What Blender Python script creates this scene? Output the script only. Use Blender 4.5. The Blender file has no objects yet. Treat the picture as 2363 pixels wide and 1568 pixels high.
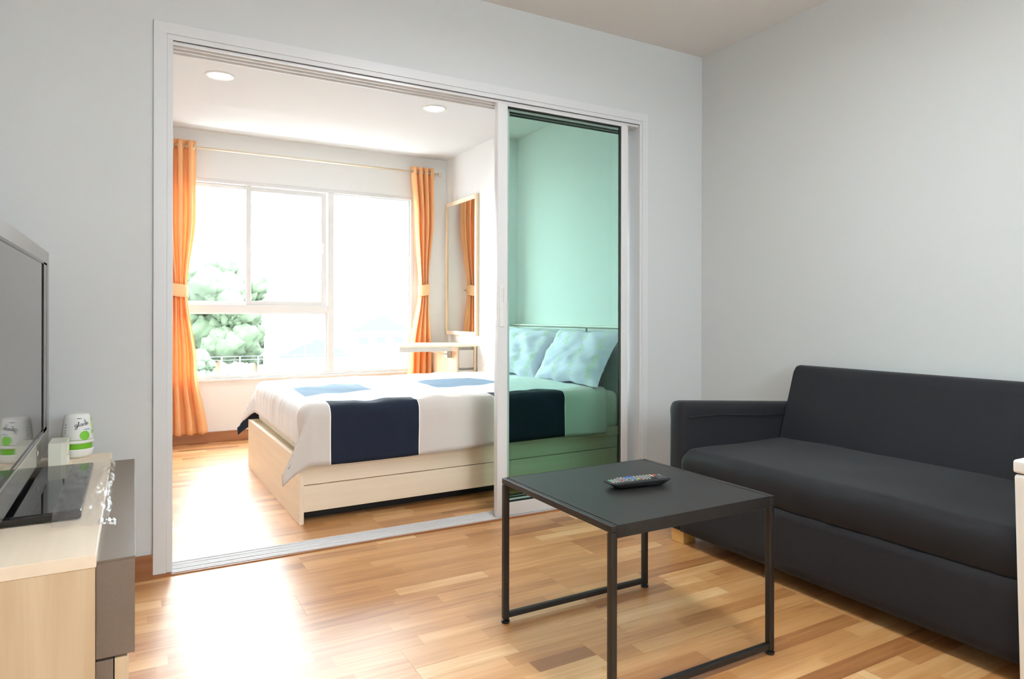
import bpy, bmesh, math, random
from mathutils import Vector, Matrix, noise

random.seed(7)
SC = bpy.context.scene
COL = SC.collection
PI = math.pi

# ------------------------------------------------------------------ camera
cam_d = bpy.data.cameras.new('camera')
cam = bpy.data.objects.new('camera', cam_d)
COL.objects.link(cam)
cam_d.sensor_width = 36.0
cam_d.lens = 1549.4 / 2363 * 36.0
cam_d.shift_y = -(784 - 728.07) / 2363
cam_d.clip_start = 0.05
cam_d.clip_end = 400
YAW, ROLL = 0.5139, 0.0018
fw = Vector((math.sin(YAW), math.cos(YAW), 0))
rt0 = Vector((math.cos(YAW), -math.sin(YAW), 0))
up0 = Vector((0, 0, 1))
rt = rt0 * math.cos(ROLL) + up0 * math.sin(ROLL)
up = up0 * math.cos(ROLL) - rt0 * math.sin(ROLL)
cam.matrix_world = Matrix(((rt.x, up.x, -fw.x, -0.1326), (rt.y, up.y, -fw.y, -2.9499),
                           (rt.z, up.z, -fw.z, 1.0221), (0, 0, 0, 1)))
SC.camera = cam

# ------------------------------------------------------------------ sky and exposure
W = bpy.data.worlds.new('overcast_sky')
SC.world = W
W.use_nodes = True
bg = W.node_tree.nodes['Background']
bg.inputs[0].default_value = (0.83, 0.93, 1.0, 1)
bg.inputs[1].default_value = 20.0
SC.view_settings.view_transform = 'Standard'
SC.view_settings.look = 'None'
SC.view_settings.exposure = 0.22
SC.view_settings.gamma = 1.0
FILL_LAMP_W = 15.0
SC.view_settings.use_curve_mapping = False
SC.cycles.max_bounces = 14
SC.cycles.diffuse_bounces = 8
SC.cycles.glossy_bounces = 6
SC.cycles.transmission_bounces = 10
SC.cycles.transparent_max_bounces = 24
SC.cycles.sample_clamp_indirect = 8.0


# ------------------------------------------------------------------ helpers
def lin(r, g, b):
    def f(c):
        c /= 255.0
        return c / 12.92 if c <= 0.04045 else ((c + 0.055) / 1.055) ** 2.4
    return (f(r), f(g), f(b), 1.0)


def mat(name, color, rough=0.5, spec=0.5, metal=0.0, coat=0.0, sheen=0.0, noise_amt=0.0, noise_scale=8.0,
        bump=0.0, bump_scale=60.0, trans=0.0, emis=None, emis_str=0.0):
    m = bpy.data.materials.new(name)
    m.use_nodes = True
    nt = m.node_tree
    b = nt.nodes['Principled BSDF']
    b.inputs['Base Color'].default_value = color
    b.inputs['Roughness'].default_value = rough
    b.inputs['Specular IOR Level'].default_value = spec
    b.inputs['Metallic'].default_value = metal
    b.inputs['Coat Weight'].default_value = coat
    b.inputs['Sheen Weight'].default_value = sheen
    b.inputs['Sheen Roughness'].default_value = 0.4
    if emis:
        b.inputs['Emission Color'].default_value = emis
        b.inputs['Emission Strength'].default_value = emis_str
    tc = nt.nodes.new('ShaderNodeTexCoord')
    if noise_amt:
        n = nt.nodes.new('ShaderNodeTexNoise')
        n.inputs['Scale'].default_value = noise_scale
        n.inputs['Detail'].default_value = 5
        nt.links.new(tc.outputs['Object'], n.inputs['Vector'])
        mx = nt.nodes.new('ShaderNodeMix')
        mx.data_type = 'RGBA'
        mx.inputs[6].default_value = tuple(c * (1 - noise_amt) for c in color[:3]) + (1,)
        mx.inputs[7].default_value = tuple(min(1, c * (1 + noise_amt)) for c in color[:3]) + (1,)
        nt.links.new(n.outputs['Fac'], mx.inputs[0])
        nt.links.new(mx.outputs[2], b.inputs['Base Color'])
    if bump:
        n2 = nt.nodes.new('ShaderNodeTexNoise')
        n2.inputs['Scale'].default_value = bump_scale
        n2.inputs['Detail'].default_value = 3
        nt.links.new(tc.outputs['Object'], n2.inputs['Vector'])
        bp = nt.nodes.new('ShaderNodeBump')
        bp.inputs['Strength'].default_value = bump
        bp.inputs['Distance'].default_value = 0.004
        nt.links.new(n2.outputs['Fac'], bp.inputs['Height'])
        nt.links.new(bp.outputs['Normal'], b.inputs['Normal'])
    if trans:
        tr = nt.nodes.new('ShaderNodeBsdfTranslucent')
        tr.inputs['Color'].default_value = color
        ms = nt.nodes.new('ShaderNodeMixShader')
        ms.inputs[0].default_value = trans
        nt.links.new(b.outputs[0], ms.inputs[1])
        nt.links.new(tr.outputs[0], ms.inputs[2])
        nt.links.new(ms.outputs[0], nt.nodes['Material Output'].inputs[0])
    return m


def wood(name, light, dark, axis, rough=0.45, scale=1.0, contrast=1.0, cathedral=0.5):
    """Procedural timber: noise stretched along the grain axis (0 x, 1 y, 2 z)."""
    m = bpy.data.materials.new(name)
    m.use_nodes = True
    nt = m.node_tree
    b = nt.nodes['Principled BSDF']
    b.inputs['Roughness'].default_value = rough
    tc = nt.nodes.new('ShaderNodeTexCoord')
    mp = nt.nodes.new('ShaderNodeMapping')
    s = [38 * scale] * 3
    s[axis] = 1.6 * scale
    mp.inputs['Scale'].default_value = s
    nt.links.new(tc.outputs['Object'], mp.inputs[0])
    n = nt.nodes.new('ShaderNodeTexNoise')
    n.inputs['Scale'].default_value = 1.0
    n.inputs['Detail'].default_value = 6
    n.inputs['Distortion'].default_value = 0.4
    nt.links.new(mp.outputs[0], n.inputs['Vector'])
    mp2 = nt.nodes.new('ShaderNodeMapping')
    s2 = [9 * scale] * 3
    s2[axis] = 0.7 * scale
    mp2.inputs['Scale'].default_value = s2
    nt.links.new(tc.outputs['Object'], mp2.inputs[0])
    n2 = nt.nodes.new('ShaderNodeTexNoise')
    n2.inputs['Scale'].default_value = 1.0
    n2.inputs['Detail'].default_value = 2
    nt.links.new(mp2.outputs[0], n2.inputs['Vector'])
    ad = nt.nodes.new('ShaderNodeMix')
    ad.inputs[0].default_value = cathedral
    nt.links.new(n.outputs['Fac'], ad.inputs[2])
    nt.links.new(n2.outputs['Fac'], ad.inputs[3])
    cr = nt.nodes.new('ShaderNodeValToRGB')
    w = 0.22 / contrast
    cr.color_ramp.elements[0].position = 0.5 - w
    cr.color_ramp.elements[0].color = dark
    cr.color_ramp.elements[1].position = 0.5 + w
    cr.color_ramp.elements[1].color = light
    nt.links.new(ad.outputs[0], cr.inputs[0])
    nt.links.new(cr.outputs[0], b.inputs['Base Color'])
    bp = nt.nodes.new('ShaderNodeBump')
    bp.inputs['Strength'].default_value = 0.05
    nt.links.new(n.outputs['Fac'], bp.inputs['Height'])
    nt.links.new(bp.outputs['Normal'], b.inputs['Normal'])
    return m


def glass(name, tint, refl=1.0, rough=0.0):
    """Pane glass: coloured transparency with a Fresnel mirror on top."""
    m = bpy.data.materials.new(name)
    m.use_nodes = True
    nt = m.node_tree
    nt.nodes.remove(nt.nodes['Principled BSDF'])
    t = nt.nodes.new('ShaderNodeBsdfTransparent')
    t.inputs[0].default_value = tint
    g = nt.nodes.new('ShaderNodeBsdfGlossy')
    g.inputs['Roughness'].default_value = rough
    g.inputs[0].default_value = (1, 1, 1, 1)
    fr = nt.nodes.new('ShaderNodeFresnel')
    fr.inputs[0].default_value = 1.45
    mu = nt.nodes.new('ShaderNodeMath')
    mu.operation = 'MULTIPLY'
    mu.inputs[1].default_value = refl
    nt.links.new(fr.outputs[0], mu.inputs[0])
    ms = nt.nodes.new('ShaderNodeMixShader')
    nt.links.new(mu.outputs[0], ms.inputs[0])
    nt.links.new(t.outputs[0], ms.inputs[1])
    nt.links.new(g.outputs[0], ms.inputs[2])
    nt.links.new(ms.outputs[0], nt.nodes['Material Output'].inputs[0])
    return m


class MB:
    """Collects world-space geometry for ONE mesh object."""

    def __init__(self):
        self.v, self.f, self.mi = [], [], []

    def add(self, vs, fs, mi=0):
        o = len(self.v)
        self.v += [tuple(p) for p in vs]
        self.f += [tuple(i + o for i in f) for f in fs]
        self.mi += [mi] * len(fs)
        return self

    def box(self, a, b, mi=0):
        (x0, y0, z0), (x1, y1, z1) = a, b
        vs = [(x0, y0, z0), (x1, y0, z0), (x1, y1, z0), (x0, y1, z0), (x0, y0, z1), (x1, y0, z1), (x1, y1, z1), (x0, y1, z1)]
        return self.add(vs, [(0, 3, 2, 1), (4, 5, 6, 7), (0, 1, 5, 4), (1, 2, 6, 5), (2, 3, 7, 6), (3, 0, 4, 7)], mi)

    def tube(self, p0, p1, r0, r1=None, n=16, caps=True, mi=0):
        p0, p1 = Vector(p0), Vector(p1)
        r1 = r0 if r1 is None else r1
        d = (p1 - p0).normalized()
        a = Vector((0, 0, 1)) if abs(d.z) < 0.9 else Vector((1, 0, 0))
        e1 = d.cross(a).normalized()
        e2 = d.cross(e1)
        vs = []
        for p, r in ((p0, r0), (p1, r1)):
            for i in range(n):
                t = 2 * PI * i / n
                vs.append(p + e1 * r * math.cos(t) + e2 * r * math.sin(t))
        fs = [(i, i + n, (i + 1) % n + n, (i + 1) % n) for i in range(n)]
        if caps:
            fs += [tuple(range(n)), tuple(range(2 * n - 1, n - 1, -1))]
        return self.add(vs, fs, mi)

    def path(self, pts, r, n=8, mi=0):
        for a, b in zip(pts, pts[1:]):
            self.tube(a, b, r, n=n, mi=mi)
        return self

    def lathe(self, c, prof, n=32, mi=0, sx=1.0, sy=1.0):
        """prof: (radius, z) pairs from bottom to top, about the vertical through c."""
        vs, fs = [], []
        for (r, z) in prof:
            for i in range(n):
                t = 2 * PI * i / n
                vs.append((c[0] + sx * r * math.cos(t), c[1] + sy * r * math.sin(t), c[2] + z))
        for k in range(len(prof) - 1):
            for i in range(n):
                fs.append((k * n + i, k * n + (i + 1) % n, (k + 1) * n + (i + 1) % n, (k + 1) * n + i))
        if prof[0][0] > 1e-6:
            fs.append(tuple(range(n - 1, -1, -1)))
        if prof[-1][0] > 1e-6:
            fs.append(tuple(range((len(prof) - 1) * n, len(prof) * n)))
        return self.add(vs, fs, mi)

    def prism(self, pts, axis, a, b, mi=0):
        """polygon pts in the two other axes, extruded along axis from a to b."""
        def mk(p, t):
            q = list(p)
            q.insert(axis, t)
            return tuple(q)
        n = len(pts)
        vs = [mk(p, a) for p in pts] + [mk(p, b) for p in pts]
        fs = [tuple(range(n)), tuple(range(2 * n - 1, n - 1, -1))] + [(i, i + n, (i + 1) % n + n, (i + 1) % n) for i in range(n)]
        return self.add(vs, fs, mi)

    def grid(self, fn, nu, nv, mi=0, closed=False):
        vs = [fn(i / (nu - 1) if not closed else i / nu, j / (nv - 1)) for j in range(nv) for i in range(nu)]
        fs = []
        for j in range(nv - 1):
            for i in range(nu - (0 if closed else 1)):
                i2 = (i + 1) % nu
                fs.append((j * nu + i, j * nu + i2, (j + 1) * nu + i2, (j + 1) * nu + i))
        return self.add(vs, fs, mi)

    def build(self, name, mats, parent=None, bevel=0.0, smooth=False, seg=2, sub=0, solid=0.0, angle=0.6):
        base = origin(parent)
        me = bpy.data.meshes.new(name)
        me.from_pydata([(x - base.x, y - base.y, z - base.z) for x, y, z in self.v], [], self.f)
        if not isinstance(mats, (list, tuple)):
            mats = [mats]
        for m in mats:
            me.materials.append(m)
        me.polygons.foreach_set('material_index', self.mi)
        bm = bmesh.new()
        bm.from_mesh(me)
        bmesh.ops.recalc_face_normals(bm, faces=bm.faces)
        bm.to_mesh(me)
        bm.free()
        if smooth:
            me.polygons.foreach_set('use_smooth', [True] * len(me.polygons))
        o = bpy.data.objects.new(name, me)
        COL.objects.link(o)
        if parent is not None:
            o.parent = parent
        if solid:
            md = o.modifiers.new('solid', 'SOLIDIFY')
            md.thickness = solid
            md.offset = -1
            if len(mats) > 1:
                md.material_offset = 1
                md.material_offset_rim = 0
        if bevel:
            md = o.modifiers.new('bevel', 'BEVEL')
            md.width = bevel
            md.segments = seg
            md.limit_method = 'ANGLE'
            md.angle_limit = angle
            md.harden_normals = False
            me.polygons.foreach_set('use_smooth', [True] * len(me.polygons))
            ws = o.modifiers.new('wn', 'WEIGHTED_NORMAL')
            ws.keep_sharp = False
        if sub:
            md = o.modifiers.new('sub', 'SUBSURF')
            md.levels = sub
            md.render_levels = sub
        return o


def origin(p):
    v = Vector((0, 0, 0))
    while p is not None:
        v += p.location
        p = p.parent
    return v


def thing(name, loc, label, cat, group=None):
    o = bpy.data.objects.new(name, None)
    o.empty_display_size = 0.1
    COL.objects.link(o)
    o.location = loc
    tag(o, label, cat, group)
    return o


def tag(o, label, cat, group=None):
    o['label'] = label
    o['category'] = cat
    if group:
        o['group'] = group
    return o


def struct(o, label=None):
    o['kind'] = 'structure'
    if label:
        o['label'] = label
    return o


def B(name, a, b, m, parent=None, bevel=0.0015, seg=2):
    return MB().box(a, b).build(name, m, parent, bevel=bevel, seg=seg)


def holder(name, label=None):
    o = bpy.data.objects.new(name, None)
    COL.objects.link(o)
    return struct(o, label)


# ------------------------------------------------------------------ materials
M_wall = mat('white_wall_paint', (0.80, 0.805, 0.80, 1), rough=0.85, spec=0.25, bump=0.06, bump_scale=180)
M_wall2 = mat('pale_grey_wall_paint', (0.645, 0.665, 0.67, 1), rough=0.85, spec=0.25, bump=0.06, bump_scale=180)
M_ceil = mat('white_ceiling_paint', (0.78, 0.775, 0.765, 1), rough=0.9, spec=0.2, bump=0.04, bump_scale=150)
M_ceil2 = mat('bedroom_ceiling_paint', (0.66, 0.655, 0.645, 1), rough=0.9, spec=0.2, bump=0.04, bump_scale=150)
M_trim = mat('white_gloss_trim', (0.70, 0.715, 0.73, 1), rough=0.35, spec=0.5)
M_alu = mat('white_coated_aluminium', (0.76, 0.765, 0.77, 1), rough=0.3, spec=0.5)
M_walu = mat('window_frame_aluminium', (0.70, 0.695, 0.685, 1), rough=0.35, spec=0.4)
M_track = mat('silver_track', (0.82, 0.82, 0.82, 1), rough=0.35, metal=0.15)
M_dark = mat('dark_gasket', (0.012, 0.014, 0.013, 1), rough=0.6)
M_base = wood('brown_skirting', lin(172, 116, 72), lin(128, 76, 44), 0, rough=0.4)
M_baseY = wood('brown_skirting_y', lin(172, 116, 72), lin(128, 76, 44), 1, rough=0.4)
M_ash = wood('pale_ash_laminate', lin(250, 236, 214), lin(236, 217, 192), 0, rough=0.42, contrast=0.8)
M_ashY = wood('pale_ash_laminate_y', lin(250, 236, 214), lin(236, 217, 192), 1, rough=0.42, contrast=0.9)
M_ashZ = wood('pale_ash_laminate_z', lin(228, 208, 176), lin(192, 162, 126), 2, rough=0.45, contrast=1.1, scale=0.8)
M_taupe = mat('taupe_linen_laminate', lin(122, 108, 96), rough=0.45, noise_amt=0.10, noise_scale=120, bump=0.1, bump_scale=400)
M_greige = mat('greige_laminate', lin(196, 188, 180), rough=0.4)
M_green1 = glass('green_tinted_glass', (0.868, 0.937, 0.912, 1), refl=0.2)
M_pane = glass('clear_window_glass', (0.97, 0.985, 0.98, 1), refl=0.12)
M_sofa = mat('charcoal_fabric', lin(36, 36, 40), rough=0.75, spec=0.25, sheen=0.08, noise_amt=0.12, noise_scale=6, bump=0.25, bump_scale=900)
M_beech = wood('pale_beech', lin(232, 186, 116), lin(216, 168, 98), 1, rough=0.5)
M_black = mat('black_powder_coat', lin(26, 24, 23), rough=0.42, spec=0.5, bump=0.05, bump_scale=700)
M_rub = mat('black_rubber', (0.010, 0.010, 0.011, 1), rough=0.45)
M_white_pl = mat('white_plastic', (0.82, 0.82, 0.80, 1), rough=0.3)
M_cream_pl = mat('cream_plastic', lin(228, 228, 214), rough=0.35)
M_navy = mat('navy_cotton', lin(34, 40, 56), rough=0.85, spec=0.2, sheen=0.06, noise_amt=0.12, noise_scale=20, bump=0.3, bump_scale=700)
M_linen = mat('pale_grey_cotton', lin(238, 237, 238), rough=0.8, spec=0.2, sheen=0.15, bump=0.2, bump_scale=700)
M_greige_c = mat('duvet_greige', lin(216, 208, 202), rough=0.8, spec=0.2, sheen=0.1, bump=0.2, bump_scale=700)  # greyer beige tone of the band hanging on the near side
M_blue_c = mat('duvet_light_blue', lin(112, 136, 156), rough=0.85, spec=0.2, sheen=0.05, noise_amt=0.06, noise_scale=20, bump=0.3, bump_scale=700)  # lighter blue tone of the two patches on the duvet top
M_pipe = mat('white_cotton', lin(245, 243, 240), rough=0.8)
M_sheet = mat('ivory_sheet', lin(228, 224, 208), rough=0.8, bump=0.2, bump_scale=400)
M_vinyl = mat('grey_vinyl', lin(172, 168, 166), rough=0.4)
M_vtrim = mat('pale_edge_trim', lin(226, 220, 210), rough=0.4)
M_orange = mat('orange_curtain', lin(246, 196, 142), rough=0.8, spec=0.2, trans=0.32, bump=0.15, bump_scale=900)
M_band = mat('light_orange_band', lin(252, 206, 154), rough=0.8, trans=0.25)
M_champ = mat('champagne_metal', lin(224, 212, 190), rough=0.3, metal=0.5)
M_mirror = mat('mirror_glass', (0.86, 0.88, 0.86, 1), rough=0.01, metal=1.0)
M_steel = mat('steel', (0.6, 0.6, 0.6, 1), rough=0.3, metal=1.0)
M_lampE = mat('lit_lamp_glass', (1, 1, 1, 1), emis=(1, 0.98, 0.95, 1), emis_str=9.0)
M_fill_lamp = mat('fill_lamp_glass', (1, 1, 1, 1), emis=(0.96, 0.98, 1, 1), emis_str=3.0)  # glow of the added, unseen living room fill lamps
M_screen = mat('dark_screen', (0.010, 0.011, 0.013, 1), rough=0.06, spec=0.7, coat=0.5)
M_bezel = mat('grey_tv_bezel', lin(120, 117, 114), rough=0.18, spec=0.8, coat=0.6)
M_gloss = mat('gloss_black', (0.006, 0.006, 0.007, 1), rough=0.05, spec=0.6)
M_chrome = mat('chrome', (0.85, 0.85, 0.86, 1), rough=0.08, metal=1.0)


def floor_material():
    m = bpy.data.materials.new('laminate_strip_floor')
    m.use_nodes = True
    nt = m.node_tree
    b = nt.nodes['Principled BSDF']
    at = nt.nodes.new('ShaderNodeAttribute')
    at.attribute_name = 'tone'
    sp = nt.nodes.new('ShaderNodeSeparateColor')
    nt.links.new(at.outputs['Color'], sp.inputs[0])
    tc = nt.nodes.new('ShaderNodeTexCoord')
    off = nt.nodes.new('ShaderNodeCombineXYZ')
    mu = nt.nodes.new('ShaderNodeMath')
    mu.operation = 'MULTIPLY'
    mu.inputs[1].default_value = 37.0
    nt.links.new(sp.outputs[1], mu.inputs[0])
    for i in range(3):
        nt.links.new(mu.outputs[0], off.inputs[i])
    va = nt.nodes.new('ShaderNodeVectorMath')
    va.operation = 'ADD'
    nt.links.new(tc.outputs['Object'], va.inputs[0])
    nt.links.new(off.outputs[0], va.inputs[1])
    mp = nt.nodes.new('ShaderNodeMapping')
    mp.inputs['Scale'].default_value = (2.6, 42, 20)
    nt.links.new(va.outputs[0], mp.inputs[0])
    n = nt.nodes.new('ShaderNodeTexNoise')
    n.inputs['Scale'].default_value = 1.0
    n.inputs['Detail'].default_value = 6
    n.inputs['Distortion'].default_value = 0.8
    nt.links.new(mp.outputs[0], n.inputs['Vector'])
    cr = nt.nodes.new('ShaderNodeValToRGB')
    e = cr.color_ramp.elements
    e[0].position, e[0].color = 0.0, lin(158, 100, 54)
    e[1].position, e[1].color = 1.0, lin(236, 194, 140)
    x = e.new(0.35)
    x.color = lin(194, 136, 80)
    x = e.new(0.65)
    x.color = lin(214, 160, 102)
    s1 = nt.nodes.new('ShaderNodeMath')
    s1.operation = 'MULTIPLY_ADD'
    s1.inputs[1].default_value = 0.9
    s1.inputs[2].default_value = -0.45
    nt.links.new(n.outputs['Fac'], s1.inputs[0])
    s2 = nt.nodes.new('ShaderNodeMath')
    s2.operation = 'ADD'
    s2.use_clamp = True
    nt.links.new(s1.outputs[0], s2.inputs[0])
    nt.links.new(sp.outputs[0], s2.inputs[1])
    nt.links.new(s2.outputs[0], cr.inputs[0])
    nt.links.new(cr.outputs[0], b.inputs['Base Color'])
    b.inputs['Roughness'].default_value = 0.44
    b.inputs['Specular IOR Level'].default_value = 0.7
    b.inputs['Coat Weight'].default_value = 0.7
    b.inputs['Coat Roughness'].default_value = 0.3
    bp = nt.nodes.new('ShaderNodeBump')
    bp.inputs['Strength'].default_value = 0.03
    nt.links.new(n.outputs['Fac'], bp.inputs['Height'])
    nt.links.new(bp.outputs['Normal'], b.inputs['Normal'])
    return m


M_floor = floor_material()

# ------------------------------------------------------------------ the room
XL, XR, YB, YF = -0.63, 2.838, -4.3, 2.92     # left, right, rear wall, window wall
HL, HB = 2.571, 2.49                          # ceilings of living room and bedroom
OW, OH, WT = 2.36, 2.10, 0.13                 # opening width, height, partition thickness
XH, XC, YC = 2.66, 2.46, 1.90                 # headboard wall, column face, column side

# floor with real laminate boards
floor = struct(MB().box((XL - .15, YB - .15, -0.06), (XR + .15, YF + .15, -0.008)).build('floor', M_dark), 'orange-brown laminate board floor with a strip pattern')
PW, PL = 0.19, 1.21
y = -0.621 - 20 * PW
row = 0
starts = {}
boards = 0
while y < YF:
    if y + PW > YB and boards < 296:
        # rows whose joints the photograph shows: x=0.075 for the row ending at -0.621, x=0.384 for the next
        k = round((y + 0.621) / PW)
        x0 = {-1: 0.075, 0: 0.384}.get(k, random.uniform(0, PL))
        x0 -= PL * math.ceil((x0 - XL) / PL)
        while x0 < XR:
            g = 0.00025
            xa, xb = max(XL, x0 + g), min(XR, x0 + PL - g)
            ya, yb = max(YB, y + g), min(YF, y + PW - g)
            if xb - xa > 0.02 and yb - ya > 0.01:
                mb = MB()
                tones = []
                for s in range(3):
                    sa, sb = y + g + (PW - 2 * g) * s / 3, y + g + (PW - 2 * g) * (s + 1) / 3
                    sa, sb = max(ya, sa), min(yb, sb)
                    if sb - sa < 1e-4:
                        continue
                    cuts = [xa]
                    c = x0 + random.uniform(0.08, 0.4)
                    while c < xb:
                        if c > xa + 0.02:
                            cuts.append(c)
                        c += random.uniform(0.26, 0.6)
                    cuts.append(xb)
                    for c0, c1 in zip(cuts, cuts[1:]):
                        mb.add([(c0, sa, 0), (c1, sa, 0), (c1, sb, 0), (c0, sb, 0)], [(0, 1, 2, 3)])
                        tones.append((min(1, max(0, random.gauss(0.50, 0.20))), random.random()))
                nt_ = len(tones)
                mb.add([(xa, ya, 0), (xb, ya, 0), (xb, yb, 0), (xa, yb, 0), (xa, ya, -.008), (xb, ya, -.008), (xb, yb, -.008), (xa, yb, -.008)],
                       [(0, 4, 5, 1), (1, 5, 6, 2), (2, 6, 7, 3), (3, 7, 4, 0)])
                tones += [(0.2, 0.5)] * 4
                o = mb.build('plank', M_floor, floor)
                me = o.data
                ca = me.color_attributes.new('tone', 'FLOAT_COLOR', 'CORNER')
                for p in me.polygons:
                    t = tones[p.index]
                    for li in p.loop_indices:
                        ca.data[li].color = (t[0], t[1], 0, 1)
                boards += 1
            x0 += PL
    y += PW
    row += 1

# walls
mb = MB()
mb.box((XL - .15, 0, -.05), (0, WT, HL + .1)).box((0, 0, OH), (OW, WT, HL + .1)).box((OW, 0, -.05), (XR + .15, WT, HL + .1))
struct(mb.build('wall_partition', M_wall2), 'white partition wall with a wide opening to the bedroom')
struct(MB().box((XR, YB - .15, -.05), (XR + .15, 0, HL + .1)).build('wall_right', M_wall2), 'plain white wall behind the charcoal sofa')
struct(MB().box((XL - .15, YB - .15, -.05), (XL, YF + .15, HL + .1)).build('wall_left', M_wall))
mb = MB()                                           # rear wall, opening made for the added fill window
mb.box((XL, YB - .15, -.05), (0.70, YB, HL + .1)).box((1.70, YB - .15, -.05), (XR, YB, HL + .1)).box((0.70, YB - .15, 2.2), (1.70, YB, HL + .1)).box((0.70, YB - .15, -.05), (1.70, YB, 1.15))
struct(mb.build('wall_rear', M_wall))
WX0, WX1, WZ0, WZ1 = 0.10, 2.135, 0.505, 2.115      # bedroom window opening
mb = MB()
mb.box((XL, YF, -.05), (WX0, YF + .15, HL)).box((WX1, YF, -.05), (XR, YF + .15, HL))
mb.box((WX0, YF, -.05), (WX1, YF + .15, WZ0)).box((WX0, YF, WZ1), (WX1, YF + .15, HL))
struct(mb.build('wall_window', M_wall), 'white bedroom wall around the bright window')
mb = MB().box((XC, YC, -.05), (XR, YF, HB + .02)).box((XH, WT, -.05), (XR, YC, HB + .02))
struct(mb.build('wall_headboard', M_wall), 'white bedroom wall behind the headboard with a shallow pier')
struct(MB().box((XL - .15, YB - .15, HL), (XR + .15, WT * .5, HL + .12)).build('ceiling', M_ceil), 'white living room ceiling')
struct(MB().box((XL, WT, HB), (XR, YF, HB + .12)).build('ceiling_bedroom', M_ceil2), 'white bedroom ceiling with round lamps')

# baseboards
struct(B('baseboard_left', (XL, -0.016, 0), (-0.0645, 0, 0.094), M_base, bevel=.003), 'brown wooden skirting left of the opening')
struct(B('baseboard_right', (OW + .055, -0.016, 0), (XR, 0, 0.094), M_base, bevel=.003))
struct(B('baseboard_side', (XR - .014, YB, 0), (XR, -0.016, 0.094), M_baseY, bevel=.003))
struct(B('baseboard_far', (XL, YF - .014, 0), (XC, YF, 0.084), M_base, bevel=.003), 'brown wooden skirting under the bedroom window')
struct(B('baseboard_pier', (XC - .014, YC, 0), (XC, YF - .014, 0.084), M_baseY, bevel=.003))

# casing and jamb lining round the opening
cas = holder('trim_1', 'white casing around the wide bedroom opening')
cz = 0.013
B('casing_board', (-0.065, -0.010, cz), (-0.018, 0.0, OH + .065), M_trim, cas, .002)
B('casing_board', (OW + .014, -0.010, cz), (OW + .054, 0.0, OH + .065), M_trim, cas, .002)
B('casing_board', (-0.065, -0.0105, OH + .02), (OW + .054, 0.0, OH + .066), M_trim, cas, .002)
B('jamb_lining', (-0.018, -0.004, cz), (0.003, WT + .004, OH + .02), M_trim, cas, .0015)
B('jamb_lining', (OW - .003, -0.004, cz), (OW + .014, WT + .004, OH + .02), M_trim, cas, .0015)
B('head_lining', (-0.018, -0.005, OH), (OW + .014, 0.010, OH + .0205), M_trim, cas, .0015)
B('plinth_strip', (-0.067, -0.012, 0), (-0.002, 0.0, 0.013), M_base, cas, .001)
tr = holder('trim_2', 'grey grooved head track of the sliding doors')
for ya in (0.010, 0.046, 0.086, 0.124):
    B('track_rib', (0.003, ya, OH - .012), (OW - .003, ya + .007, OH + .012), M_track, tr, .001)
B('track_bed', (0.003, 0.010, OH + .004), (OW - .003, 0.131, OH + .02), M_track, tr, .001)
tr = holder('trim_3', 'silver grooved floor track of the sliding doors')
B('track_bed', (0.002, 0.004, -.002), (OW - .002, 0.132, 0.003), M_track, tr, .0005)
for ya in (0.004, 0.022, 0.052, 0.070, 0.098, 0.126):
    B('track_rib', (0.002, ya, 0.003), (OW - .002, ya + .0045, 0.0085), M_track, tr, .0012)
struct(B('trim_4', (0.0, -0.010, 0.0), (OW, 0.004, 0.005), M_base, bevel=.001), 'narrow brown threshold strip before the floor track')

# ------------------------------------------------------------------ bedroom window
win = holder('window_1', 'wide white-framed bedroom window')
F0, F1 = YF - .004, YF + .07
def fr(a, b, name='frame_bar', y0=F0, y1=F1, m=M_walu):
    return B(name, (a[0], y0, a[1]), (b[0], y1, b[1]), m, win, .003)
fr((WX0, WZ0), (WX1, WZ0 + .025))
fr((WX0, WZ1 - .030), (WX1, WZ1))
fr((WX0, WZ0 + .025), (WX0 + .05, WZ1 - .030))
fr((WX1 - .032, WZ0 + .025), (WX1, WZ1 - .030))
fr((1.343, WZ0 + .025), (1.392, WZ1 - .030), 'mullion')
fr((WX0 + .05, 1.040), (1.343, 1.105), 'transom')
def sash(x0, x1, z0, z1, wl, wr, wt, wb, y0, y1, nm):
    B(nm + '_stile', (x0, y0, z0), (x0 + wl, y1, z1), M_walu, win, .002)
    B(nm + '_stile', (x1 - wr, y0, z0), (x1, y1, z1), M_walu, win, .002)
    B(nm + '_rail', (x0 + wl, y0, z1 - wt), (x1 - wr, y1, z1), M_walu, win, .002)
    B(nm + '_rail', (x0 + wl, y0, z0), (x1 - wr, y1, z0 + wb), M_walu, win, .002)
    ym = (y0 + y1) / 2
    B('pane', (x0 + wl - .004, ym - .003, z0 + wb - .004), (x1 - wr + .004, ym + .003, z1 - wt + .004), M_pane, win, 0)
sash(0.676, 1.330, 1.105, 2.080, .038, .043, .038, .031, YF + .006, YF + .030, 'sash')
sash(WX0 + .05, 0.720, 1.105, 2.085, .04, .04, .032, .028, YF + .036, YF + .060, 'sash')
sash(WX0 + .05, 1.343, WZ0 + .025, 1.040, .016, .020, .012, .012, YF + .02, YF + .05, 'bead')
sash(1.392, WX1 - .032, WZ0 + .025, WZ1 - .030, .008, .014, .010, .010, YF + .02, YF + .05, 'bead')
B('latch', (1.292, YF - .006, 1.56), (1.306, YF + .006, 1.645), M_white_pl, win, .003)
B('sill', (WX0 - .02, YF - .03, WZ0 - .02), (WX1 + .02, YF + .01, WZ0), M_walu, win, .004)

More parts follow.
